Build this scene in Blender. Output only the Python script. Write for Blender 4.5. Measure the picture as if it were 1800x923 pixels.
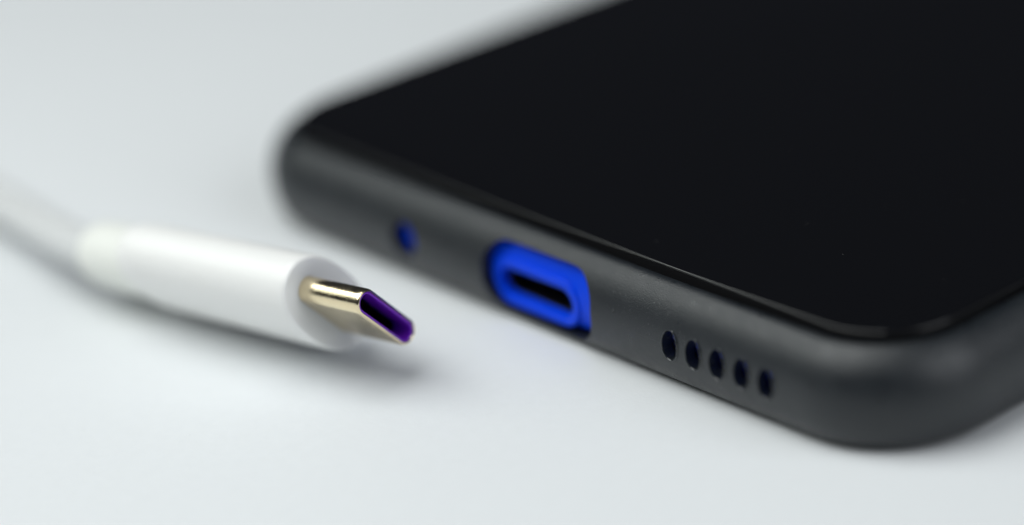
import bpy, bmesh, math, random
from mathutils import Vector, Matrix

random.seed(7)
MM = 0.001
scene = bpy.context.scene
for o in list(bpy.data.objects):
    bpy.data.objects.remove(o)
COL = scene.collection

# ------------------------------------------------------------------ camera
AZ, PIT, ROLL = 0.896508, 0.427024, 0.105891
CAM = Vector((201.4585, -130.5696, 101.2752))
FPX = 4906.7
FOCUS_MM, APERTURE_MM = 219.1, 15.5

fw = Vector((-math.sin(AZ) * math.cos(PIT), math.cos(AZ) * math.cos(PIT), -math.sin(PIT)))
rt = fw.cross(Vector((0, 0, 1))).normalized()
dn = fw.cross(rt)
rt2 = math.cos(ROLL) * rt + math.sin(ROLL) * dn
dn2 = -math.sin(ROLL) * rt + math.cos(ROLL) * dn
cd = bpy.data.cameras.new('camera')
cam = bpy.data.objects.new('camera', cd)
COL.objects.link(cam)
m = Matrix((rt2, -dn2, -fw)).transposed().to_4x4()
m.translation = CAM * MM
cam.matrix_world = m
cd.sensor_fit = 'HORIZONTAL'
cd.sensor_width = 36
cd.lens = FPX / 1800 * 36
cd.clip_start = 0.005
cd.clip_end = 20
cd.dof.use_dof = True
cd.dof.focus_distance = FOCUS_MM * MM
cd.dof.aperture_fstop = cd.lens / APERTURE_MM
cd.dof.aperture_blades = 0
scene.camera = cam

# ------------------------------------------------------------------ dim studio + lamps
w = bpy.data.worlds.new('World')
scene.world = w
w.use_nodes = True
bg = w.node_tree.nodes['Background']
bg.inputs[0].default_value = (0.72, 0.80, 1.0, 1)
bg.inputs[1].default_value = 0.031


def softbox(name, direction, dist, size, power, color=(1, 1, 1), target=(45, 10, 0)):
    ld = bpy.data.lights.new(name, 'AREA')
    ld.shape = 'RECTANGLE'
    ld.size, ld.size_y = size
    ld.energy = power
    ld.color = color
    o = bpy.data.objects.new(name, ld)
    COL.objects.link(o)
    d = Vector(direction).normalized()
    o.location = Vector(target) * MM + d * dist
    o.rotation_euler = d.to_track_quat('Z', 'Y').to_euler()
    return o


def view_dir(right, back, up):
    """direction given as seen from the camera: to the right, away, up"""
    f = Vector((fw.x, fw.y, 0)).normalized()
    return rt * right + f * back + Vector((0, 0, up))


softbox('key_softbox', view_dir(-0.40, 0.06, 1.0), 0.36, (0.36, 0.36), 1.40, (0.965, 0.995, 0.985), (75, -62, 0))
softbox('side_softbox', view_dir(-1.0, 0.28, 0.80), 0.65, (0.30, 0.50), 0.85, (0.93, 1.0, 0.955))
softbox('fill_softbox', view_dir(0.85, -0.62, 0.68), 0.50, (0.36, 0.36), 1.05, (0.93, 0.965, 1.0))

scene.view_settings.view_transform = 'Standard'
scene.view_settings.look = 'None'
scene.view_settings.exposure = 0
scene.view_settings.gamma = 1
scene.view_settings.use_curve_mapping = False
scene.render.engine = 'CYCLES'
scene.cycles.use_denoising = True
scene.cycles.max_bounces = 10
scene.cycles.caustics_reflective = False
scene.cycles.caustics_refractive = False


# ------------------------------------------------------------------ materials
def mat(name, color, rough=0.5, metal=0.0, spec=0.5, bump=0.0, bump_scale=2000, vary=0.0, vary_scale=300,
        coat=0.0, coat_rough=0.1, rough_vary=0.0, sss=0.0, sheen=0.0):
    mt = bpy.data.materials.new(name)
    mt.use_nodes = True
    nt = mt.node_tree
    b = nt.nodes['Principled BSDF']
    b.inputs['Base Color'].default_value = (*color, 1)
    b.inputs['Roughness'].default_value = rough
    b.inputs['Metallic'].default_value = metal
    b.inputs['Specular IOR Level'].default_value = spec
    b.inputs['Coat Weight'].default_value = coat
    b.inputs['Coat Roughness'].default_value = coat_rough
    b.inputs['Sheen Weight'].default_value = sheen
    if sss:
        b.inputs['Subsurface Weight'].default_value = sss
        b.inputs['Subsurface Radius'].default_value = (1, 1, 1)
        b.inputs['Subsurface Scale'].default_value = 0.0008
    tc = nt.nodes.new('ShaderNodeTexCoord')
    if bump:
        n = nt.nodes.new('ShaderNodeTexNoise')
        n.inputs['Scale'].default_value = bump_scale
        n.inputs['Detail'].default_value = 4
        nt.links.new(tc.outputs['Object'], n.inputs['Vector'])
        bp = nt.nodes.new('ShaderNodeBump')
        bp.inputs['Strength'].default_value = bump
        bp.inputs['Distance'].default_value = 0.00004
        nt.links.new(n.outputs['Fac'], bp.inputs['Height'])
        nt.links.new(bp.outputs['Normal'], b.inputs['Normal'])
    if vary or rough_vary:
        n2 = nt.nodes.new('ShaderNodeTexNoise')
        n2.inputs['Scale'].default_value = vary_scale
        n2.inputs['Detail'].default_value = 5
        n2.inputs['Roughness'].default_value = 0.65
        nt.links.new(tc.outputs['Object'], n2.inputs['Vector'])
        if vary:
            mx = nt.nodes.new('ShaderNodeMix')
            mx.data_type = 'RGBA'
            mx.inputs['A'].default_value = (*[c * (1 - vary) for c in color], 1)
            mx.inputs['B'].default_value = (*[min(1, c * (1 + vary)) for c in color], 1)
            nt.links.new(n2.outputs['Fac'], mx.inputs['Factor'])
            nt.links.new(mx.outputs['Result'], b.inputs['Base Color'])
        if rough_vary:
            mr = nt.nodes.new('ShaderNodeMapRange')
            mr.inputs['From Min'].default_value = 0.3
            mr.inputs['From Max'].default_value = 0.7
            mr.inputs['To Min'].default_value = max(0.02, rough - rough_vary)
            mr.inputs['To Max'].default_value = min(1, rough + rough_vary)
            nt.links.new(n2.outputs['Fac'], mr.inputs['Value'])
            nt.links.new(mr.outputs['Result'], b.inputs['Roughness'])
    return mt


M_TABLE = mat('white_table', (0.755, 0.775, 0.79), rough=0.55, spec=0.35, bump=0.5, bump_scale=3200,
              vary=0.03, vary_scale=900)
M_CASE = mat('dark_grey_rubber', (0.0115, 0.0145, 0.018), rough=0.34, spec=0.5, bump=0.85, bump_scale=9500,
             vary=0.18, vary_scale=900, rough_vary=0.09)
M_LIP = mat('glossy_slot_edge', (0.0145, 0.018, 0.022), rough=0.16, spec=0.6)
M_BLUE = mat('blue_frame', (0.0, 0.058, 0.80), rough=0.40, spec=0.15)
M_GLASS = mat('black_display_glass', (0.0035, 0.0036, 0.0045), rough=0.10, spec=0.5)
M_GEDGE = mat('display_glass_edge', (0.012, 0.016, 0.019), rough=0.16, spec=0.6, bump=0.2, bump_scale=5000)
M_BEZEL = mat('matte_black_bezel', (0.004, 0.004, 0.005), rough=0.85, spec=0.15)
M_DARK = mat('black_lining_and_slot_shade', (0.006, 0.006, 0.008), rough=0.35)
M_SHELL = mat('nickel_gold_shell', (0.82, 0.70, 0.47), rough=0.18, metal=1.0, bump=0.3, bump_scale=5500,
              rough_vary=0.07, vary=0.08, vary_scale=1500)
M_PURPLE = mat('purple_insert', (0.17, 0.018, 0.50), rough=0.14, spec=0.5)
M_WHITE = mat('white_plastic', (0.89, 0.885, 0.865), rough=0.36, spec=0.45, sss=0.35, bump=0.08, bump_scale=3000)
M_CREAM = mat('ivory_strain_relief', (0.84, 0.85, 0.80), rough=0.45, spec=0.4, sss=0.15)
M_CABLE = mat('white_cable_jacket', (0.66, 0.67, 0.67), rough=0.5, spec=0.4, bump=0.1, bump_scale=2500)
M_DUST = mat('pale_dust', (0.42, 0.42, 0.41), rough=0.8)


# ------------------------------------------------------------------ mesh helpers (millimetres in, metres out)
def mesh_obj(name, verts, faces, material, parent=None, smooth=True, sharp=40):
    me = bpy.data.meshes.new(name)
    me.from_pydata([(v[0] * MM, v[1] * MM, v[2] * MM) for v in verts], [], faces)
    bm = bmesh.new()
    bm.from_mesh(me)
    bmesh.ops.recalc_face_normals(bm, faces=bm.faces)
    bm.to_mesh(me)
    bm.free()
    finish(me, smooth, sharp)
    me.materials.append(material)
    o = bpy.data.objects.new(name, me)
    COL.objects.link(o)
    if parent is not None:
        o.parent = parent
    return o


def finish(me, smooth=True, sharp=40):
    for p in me.polygons:
        p.use_smooth = smooth
    if smooth and sharp:
        me.set_sharp_from_angle(angle=math.radians(sharp))


def empty(name, loc=(0, 0, 0), label=None, category=None):
    o = bpy.data.objects.new(name, None)
    o.empty_display_size = 0.01
    COL.objects.link(o)
    o.location = Vector(loc) * MM
    if label:
        o['label'] = label
        o['category'] = category
    return o


def catmull(pts, sub):
    out = []
    n = len(pts)
    for i in range(n - 1):
        p0 = Vector(pts[max(0, i - 1)])
        p1, p2 = Vector(pts[i]), Vector(pts[i + 1])
        p3 = Vector(pts[min(n - 1, i + 2)])
        for k in range(sub):
            t = k / sub
            out.append(0.5 * ((2 * p1) + (p2 - p0) * t + (2 * p0 - 5 * p1 + 4 * p2 - p3) * t * t
                              + (3 * p1 - p0 - 3 * p2 + p3) * t ** 3))
    out.append(Vector(pts[-1]))
    return out


def rrect_ring(W, L, r, n, z, nc=20, step=1.0, step_long=5.0):
    """ring of a rounded rectangle, inset by n, always the same point count"""
    pts = []
    corners = [((X0 + r, r), math.pi), ((W - r, r), 1.5 * math.pi), ((W - r, L - r), 0.0), ((X0 + r, L - r), 0.5 * math.pi)]
    for i, ((cx, cy), a0) in enumerate(corners):
        for k in range(nc + 1):
            a = a0 + 0.5 * math.pi * k / nc
            pts.append((cx + (r - n) * math.cos(a), cy + (r - n) * math.sin(a), z))
        length = (W - X0 if i % 2 == 0 else L) - 2 * r
        st = step if i == 0 else step_long
        cnt = max(1, int(round(length / st)))
        p1 = pts[-1]
        (qx, qy), b0 = corners[(i + 1) % 4]
        p2 = (qx + (r - n) * math.cos(b0), qy + (r - n) * math.sin(b0), z)
        for k in range(1, cnt):
            t = k / cnt
            pts.append((p1[0] + (p2[0] - p1[0]) * t, p1[1] + (p2[1] - p1[1]) * t, z))
    return pts


def stadium_ring(w_, h_, x, nseg=22):
    """stadium outline in the local y/z plane at distance x"""
    w_ = max(w_, h_ + 1e-4)
    r = h_ / 2
    l = w_ / 2 - r
    pts = []
    for k in range(nseg + 1):
        a = -math.pi / 2 + math.pi * k / nseg
        pts.append((x, l + r * math.cos(a), r * math.sin(a)))
    for k in range(nseg + 1):
        a = math.pi / 2 + math.pi * k / nseg
        pts.append((x, -l + r * math.cos(a), r * math.sin(a)))
    return pts


def oval_ring(w_, h_, x, e=2.5, n=56):
    pts = []
    for k in range(n):
        a = 2 * math.pi * k / n
        c, s = math.cos(a), math.sin(a)
        pts.append((x, math.copysign(abs(c) ** (2 / e), c) * w_ / 2, math.copysign(abs(s) ** (2 / e), s) * h_ / 2))
    return pts


def loft(rings, cap_start=True, cap_end=True):
    n = len(rings[0])
    verts = [p for r in rings for p in r]
    faces = []
    for i in range(len(rings) - 1):
        for k in range(n):
            k2 = (k + 1) % n
            faces.append((i * n + k, i * n + k2, (i + 1) * n + k2, (i + 1) * n + k))
    if cap_start:
        faces.append(tuple(range(n))[::-1])
    if cap_end:
        o = (len(rings) - 1) * n
        faces.append(tuple(o + k for k in range(n)))
    return verts, faces


def tube(path, radius, n=10, closed=False):
    path = [Vector(p) for p in path]
    verts, faces = [], []
    N = len(path)
    prev = None
    for i, p in enumerate(path):
        if closed:
            t = path[(i + 1) % N] - path[i - 1]
        else:
            t = path[min(N - 1, i + 1)] - path[max(0, i - 1)]
        t.normalize()
        if prev is None:
            a = t.cross(Vector((0, 0, 1)))
            if a.length < 1e-3:
                a = t.cross(Vector((0, 1, 0)))
        else:
            a = prev - t * prev.dot(t)
        a.normalize()
        prev = a
        b = t.cross(a)
        rr = radius[i] if isinstance(radius, (list, tuple)) else radius
        for k in range(n):
            ang = 2 * math.pi * k / n
            verts.append(p + (a * math.cos(ang) + b * math.sin(ang)) * rr)
    for i in range(N if closed else N - 1):
        j = (i + 1) % N
        for k in range(n):
            k2 = (k + 1) % n
            faces.append((i * n + k, i * n + k2, j * n + k2, j * n + k))
    if not closed:
        faces.append(tuple(range(n))[::-1])
        faces.append(tuple((N - 1) * n + k for k in range(n)))
    return [tuple(v) for v in verts], faces


def cut(obj, cutters):
    """subtract closed meshes (lists of verts, faces in mm) from obj"""
    tmp = []
    for i, (v, f) in enumerate(cutters):
        c = mesh_obj('cutter', v, f, obj.data.materials[0], None, False)
        tmp.append(c)
        md = obj.modifiers.new('cut%d' % i, 'BOOLEAN')
        md.operation = 'DIFFERENCE'
        md.solver = 'EXACT'
        md.object = c
    dg = bpy.context.evaluated_depsgraph_get()
    dg.update()
    me = bpy.data.meshes.new_from_object(obj.evaluated_get(dg))
    obj.modifiers.clear()
    obj.data = me
    for c in tmp:
        bpy.data.objects.remove(c)
    finish(me, True, 35)


def slot_prism(cx, cz, w_, h_, y0, y1, vertical=False, nseg=10, flare=0.0):
    """stadium prism along y; flare widens the mouth at y0"""
    def ring(y, grow):
        if vertical:
            pts = stadium_ring(h_ + grow, w_ + grow, 0, nseg)
            return [(cx + p[2], y, cz + p[1]) for p in pts]
        pts = stadium_ring(w_ + grow, h_ + grow, 0, nseg)
        return [(cx + p[1], y, cz + p[2]) for p in pts]
    return loft([ring(y0, flare), ring(y0 + (y1 - y0) * 0.5, 0), ring(y1, 0)])


def rr_prism(cx, cz, w_, h_, r, y0, y1, nc=8):
    def ring(y):
        pts = []
        for (sx, sz, a0) in ((1, 1, 0), (-1, 1, 90), (-1, -1, 180), (1, -1, 270)):
            for k in range(nc + 1):
                a = math.radians(a0 + 90 * k / nc)
                pts.append((cx + sx * (w_ / 2 - r) + r * math.cos(a), y, cz + sz * (h_ / 2 - r) + r * math.sin(a)))
        return pts
    return loft([ring(y0), ring(y1)])


# ------------------------------------------------------------------ table (setting)
tv = [(-900, -900, 0), (900, -900, 0), (900, 900, 0), (-900, 900, 0)]
table = mesh_obj('table', tv, [(0, 1, 2, 3)], M_TABLE, None, False)
table['kind'] = 'structure'

# ------------------------------------------------------------------ dimensions of phone and case
X0, W, L, RC = -2.6, 80.4, 164.0, 10.0
SLOT_X = [56.5 + 2.6 * i for i in range(5)]
SLOT_Z = 4.12
CUT = (40.6, 4.1, 13.5, 6.4)  # port opening in the case: x, z, width, height
PORT_X, PORT_Z = 39.4, 3.35
MIC = (23.4, 4.1)

# ------------------------------------------------------------------ phone case
case = empty('phone_case', (W / 2, L / 2, 0),
             'dark grey matte rubber case fitted around the phone, lying on white table', 'phone case')
off = Vector((W / 2, L / 2, 0))


def shift(verts):
    return [(v[0] - off.x, v[1] - off.y, v[2] - off.z) for v in verts]


prof = [(6.0, 0.02), (3.4, 0.02), (2.3, 0.07), (1.5, 0.28), (0.85, 0.75), (0.4, 1.5), (0.12, 2.5), (0.0, 3.6),
        (0.05, 4.6), (0.24, 5.5), (0.6, 6.4), (1.12, 7.2), (1.7, 7.8), (2.15, 8.16), (2.5, 8.3), (2.8, 8.28),
        (2.94, 8.14), (2.9, 7.7)]
outer = catmull([(a, b, 0) for a, b in prof], 4)
inner = [Vector(p) for p in ((1.9, 7.1, 0), (1.4, 6.2, 0), (1.15, 5.0, 0), (1.1, 3.6, 0), (1.25, 2.2, 0), (1.6, 1.35, 0),
                             (2.2, 0.9, 0), (3.2, 0.75, 0), (6.0, 0.72, 0))]
rings = [rrect_ring(W, L, RC, p.x, p.y) for p in outer + inner]
cv, cf = loft(rings)
shell = mesh_obj('shell', shift(cv), cf, M_CASE, case)


cutters = [(rr_prism(CUT[0], CUT[1], CUT[2], CUT[3], 2.7, -3, 4.5))]
cyl = slot_prism(MIC[0], MIC[1], 3.2, 3.2, -3, 4.5)
cutters.append(cyl)
for x in SLOT_X:
    cutters.append(loft([[(x + 0.80 * math.cos(a), y, SLOT_Z + 1.22 * math.sin(a)) for a in [2 * math.pi * k / 28 for k in range(28)]]
                         for y in (-3, 4.5)]))
cut(shell, cutters)


def case_y(z):
    """outer y of the bottom side at height z"""
    best = min(outer[8:], key=lambda p: abs(p.y - z) + (100 if p.x > 2.4 and p.y > 5 else 0))
    return best.x


# thin moulded lip round each speaker slot
for i, x in enumerate(SLOT_X):
    path = []
    for k in range(28):
        a = 2 * math.pi * k / 28
        z = SLOT_Z + 1.31 * math.sin(a)
        path.append((x + 0.89 * math.cos(a), case_y(z) - 0.01, z))
    v, f = tube(path, 0.075, 6, closed=True)
    mesh_obj('slot_lip', shift(v), f, M_LIP, case)
# faint mould parting line beside the slots
for (xa, xb) in ((51.8, 55.4), (57.5, 58.1)):
    path = [(xa + (xb - xa) * k / 8, case_y(SLOT_Z) + 0.01 + 0.01 * random.random(), SLOT_Z - 0.05 + random.uniform(-.02, .02))
            for k in range(9)]
    v, f = tube(path, 0.018, 5)
    mesh_obj('mould_line', shift(v), f, M_LIP, case)

# ------------------------------------------------------------------ smartphone inside the case
phone = empty('smartphone', (W / 2, L / 2, 1.0),
              'black screen smartphone with blue frame seen through the openings of the grey case', 'smartphone')
off = Vector((W / 2, L / 2, 1.0))
fprof = [(7.0, 0.8), (3.2, 0.82), (2.3, 0.98), (1.7, 1.45), (1.38, 2.3), (1.25, 3.4), (1.25, 4.4), (1.4, 5.4), (1.75, 6.4), (2.2, 7.1), (2.9, 7.3), (7.0, 7.32)]
fr = [rrect_ring(W, L, RC, p.x, p.y) for p in catmull([(a, b, 0) for a, b in fprof], 3)]
v, f = loft(fr)
frame = mesh_obj('frame', shift(v), f, M_BLUE, phone)
fc = [slot_prism(PORT_X, PORT_Z, 9.0, 2.5, -1, 8.2)]
for x in SLOT_X:
    fc.append(slot_prism(x - 1.15, SLOT_Z - 1.2, 2.2, 2.3, -1, 4.0, vertical=True))
cut(frame, fc)
# port lining and tongue
lin = loft([[(PORT_X + p[1], y, PORT_Z + p[2]) for p in stadium_ring(8.96 - 2 * t, 2.46 - 2 * t, 0)]
            for y, t in ((2.15, 0.0), (2.05, 0.03), (2.08, 0.08), (8.0, 0.1))], False, True)
port = mesh_obj('charging_port', shift(lin[0]), lin[1], M_DARK, phone)
tg = rr_prism(PORT_X, PORT_Z, 6.6, 0.7, 0.3, 3.4, 7.9)
mesh_obj('contact_tongue', shift(tg[0]), tg[1], M_DARK, port)
# raised collar of the frame round the port
rim = loft([[(PORT_X + p[1], y, PORT_Z + p[2]) for p in stadium_ring(9.0 + g, 2.5 + g, 0)]
            for y, g in ((1.75, 1.9), (1.18, 1.75), (1.1, 1.6), (1.08, 1.3), (1.08, 0.35), (1.13, 0.12), (1.3, 0.02), (1.9, 0.02))], False, False)
mesh_obj('port_collar', shift(rim[0]), rim[1], M_BLUE, phone)
# black bezel strip that fills the top of the frame under the glass
bz = [(2.9, 7.35), (2.96, 7.6), (3.1, 7.66), (3.22, 7.68), (3.29, 8.2), (3.30, 8.74), (6.5, 8.74), (6.5, 7.35)]
v, f = loft([rrect_ring(W, L, RC, n, z) for n, z in bz + bz[:1]], False, False)
mesh_obj('bezel', shift(v), f, M_BEZEL, phone)
# display glass, proud of the case lip
gl = 3.28
gprof = [(gl + 4, 8.75), (gl + 0.02, 8.75), (gl, 8.78), (gl, 8.86)]
ge = [(gl, 8.86), (gl + 0.02, 8.92), (gl + 0.06, 8.97), (gl + 0.12, 8.995), (gl + 0.2, 9.0)]
rings = [rrect_ring(W, L, RC, n, z) for n, z in gprof + ge[1:]]
v, f = loft(rings)
glass = mesh_obj('display_glass', shift(v), f, M_GLASS, phone, sharp=60)

# ------------------------------------------------------------------ usb cable
TH, UP, RL = math.radians(9.5), 0.045, math.radians(-48)
K = 0.94
TIP = Vector((38.23, -13.34, 6.33))
dv = Vector((math.cos(TH), math.sin(TH), UP)).normalized()
sv = Vector((0, 0, 1)).cross(dv).normalized()
uv = dv.cross(sv)
wv = math.cos(RL) * sv + math.sin(RL) * uv
hv = dv.cross(wv)
SHELL_L = 6.5
cable = empty('usb_cable', (0, 0, 0), 'white charging cable with gold plug and purple insert lying before the phone', 'cable')
mw = Matrix((dv, wv, hv)).transposed().to_4x4()
mw.translation = (TIP - dv * SHELL_L) * MM
cable.matrix_world = mw
mwi = mw.inverted()

# overmold: face at local x = 0, tail towards -x
BW, BH = 11.3, 6.6
bprof = [(-20.6, -2.4), (-20.45, -1.6), (-20.0, -0.95), (-19.0, -0.6), (-16, -0.42), (-12, -0.28), (-8, -0.16), (-4, -0.06), (-1.2, 0.0),
         (-0.5, -0.03), (-0.2, -0.14), (-0.05, -0.32), (0.0, -0.55), (0.0, -0.9)]
bp = catmull([(a, b, 0) for a, b in bprof], 3)
v, f = loft([oval_ring(BW + p.y, BH + p.y * 0.85, p.x, 2.25) for p in bp])
over = mesh_obj('plug_body', v, f, M_WHITE, cable, sharp=50)
# strain relief collar
sprof = [(-27.6, 3.6), (-27.55, 4.6), (-27.2, 5.2), (-26.0, 5.6), (-23.5, 5.8), (-21.4, 5.9), (-20.2, 6.0)]
v, f = loft([oval_ring(p.y * 1.08, p.y * 0.98, p.x, 2.1) for p in catmull([(a, b, 0) for a, b in sprof], 3)])
mesh_obj('strain_relief', v, f, M_CREAM, cable, sharp=50)

# metal shell: hollow stadium tube with rolled front edge
SW, SH = 8.34 * K, 2.36 * K
pr_ = [(-0.6, 0.0), (SHELL_L * 0.5, 0.0), (SHELL_L - 0.42, 0.0), (SHELL_L - 0.25, 0.02), (SHELL_L - 0.1, 0.08), (SHELL_L - 0.02, 0.17),
       (SHELL_L, 0.24), (SHELL_L, 0.38), (SHELL_L - 0.05, 0.44), (SHELL_L - 0.4, 0.46), (1.0, 0.46)]
v, f = loft([stadium_ring(SW - o, SH - o, x) for x, o in pr_], True, True)
pshell = mesh_obj('plug_shell', v, f, M_SHELL, cable, sharp=50)
# purple insert
XI = SHELL_L - 0.12
pi_ = [(1.2, 0.47), (XI - 0.06, 0.47), (XI, 0.50), (XI + 0.02, 0.66), (XI, 0.80), (XI - 0.08, 0.85), (XI - 0.3, 0.87), (XI - 1.9, 0.90)]
v, f = loft([stadium_ring(SW - o, SH - o, x) for x, o in pi_], True, False)
ins = mesh_obj('plug_insert', v, f, M_PURPLE, pshell, sharp=50)
v, f = loft([stadium_ring(SW - o, SH - o, x) for x, o in ((1.5, 1.05), (XI - 2.4, 1.0), (XI - 1.89, 0.91))], True, False)
mesh_obj('slot_shade', v, f, M_DARK, pshell)  # black inner walls paint in the shade deep inside the purple slot

# cable jacket, leaves the collar and sinks to the table, out of frame on the left
start = TIP - dv * (SHELL_L + 27.0)
CABLE_PTS = [tuple(start), tuple(start - dv * 2.5)]
CABLE_EXTRA = [(-3.6, -18.6, 4.2), (-9.9, -17.6, 3.7), (-17.9, -16.6, 3.2), (-36, -15.3, 2.4), (-56, -15, 1.7), (-85, -16, 1.62)]
path = catmull(CABLE_PTS + CABLE_EXTRA, 8)
loc = [mwi @ (Vector(p) * MM) / MM for p in path]
v, f = tube(loc, 1.85, 24)
mesh_obj('cable_jacket', v, f, M_CABLE, cable, sharp=50)

# ------------------------------------------------------------------ dust specks on the case and glass rim
dv_, df_ = [], []


def speck(c, s):
    base = len(dv_)
    for k in range(6):
        d = [(1, 0, 0), (-1, 0, 0), (0, 1, 0), (0, -1, 0), (0, 0, 1), (0, 0, -1)][k]
        r = s * random.uniform(0.5, 1.2)
        dv_.append((c[0] + d[0] * r, c[1] + d[1] * r, c[2] + d[2] * r))
    for a, b, c_ in ((0, 2, 4), (2, 1, 4), (1, 3, 4), (3, 0, 4), (2, 0, 5), (1, 2, 5), (3, 1, 5), (0, 3, 5)):
        df_.append((base + a, base + b, base + c_))


for _ in range(150):
    x = random.gauss(55.5, 5.0)
    z = random.gauss(5.8, 0.9)
    z = min(7.4, max(2.5, z))
    speck((x, case_y(z), z), random.uniform(0.010, 0.026))
for _ in range(260):
    x = random.uniform(40, 70)
    z = random.uniform(2.5, 7.4)
    speck((x, case_y(z), z), random.uniform(0.01, 0.02))
for _ in range(40):
    speck((random.uniform(45, 64), gl + random.uniform(0.0, 0.35), 8.9), random.uniform(0.012, 0.03))
for _ in range(30):
    speck((W - gl - random.uniform(0.0, 0.3), random.uniform(9, 30), 8.9), random.uniform(0.015, 0.035))
for _ in range(35):
    speck((random.uniform(15, 75), random.uniform(5, 90), 9.0), random.uniform(0.012, 0.03))
for _ in range(40):
    speck((random.uniform(20, 85), random.uniform(-45, -3), 0.0), random.uniform(0.015, 0.05))
dust = mesh_obj('dust', dv_, df_, M_DUST, None, False)
dust['kind'] = 'stuff'
dust['label'] = 'tiny pale dust specks on the phone glass edge and case'
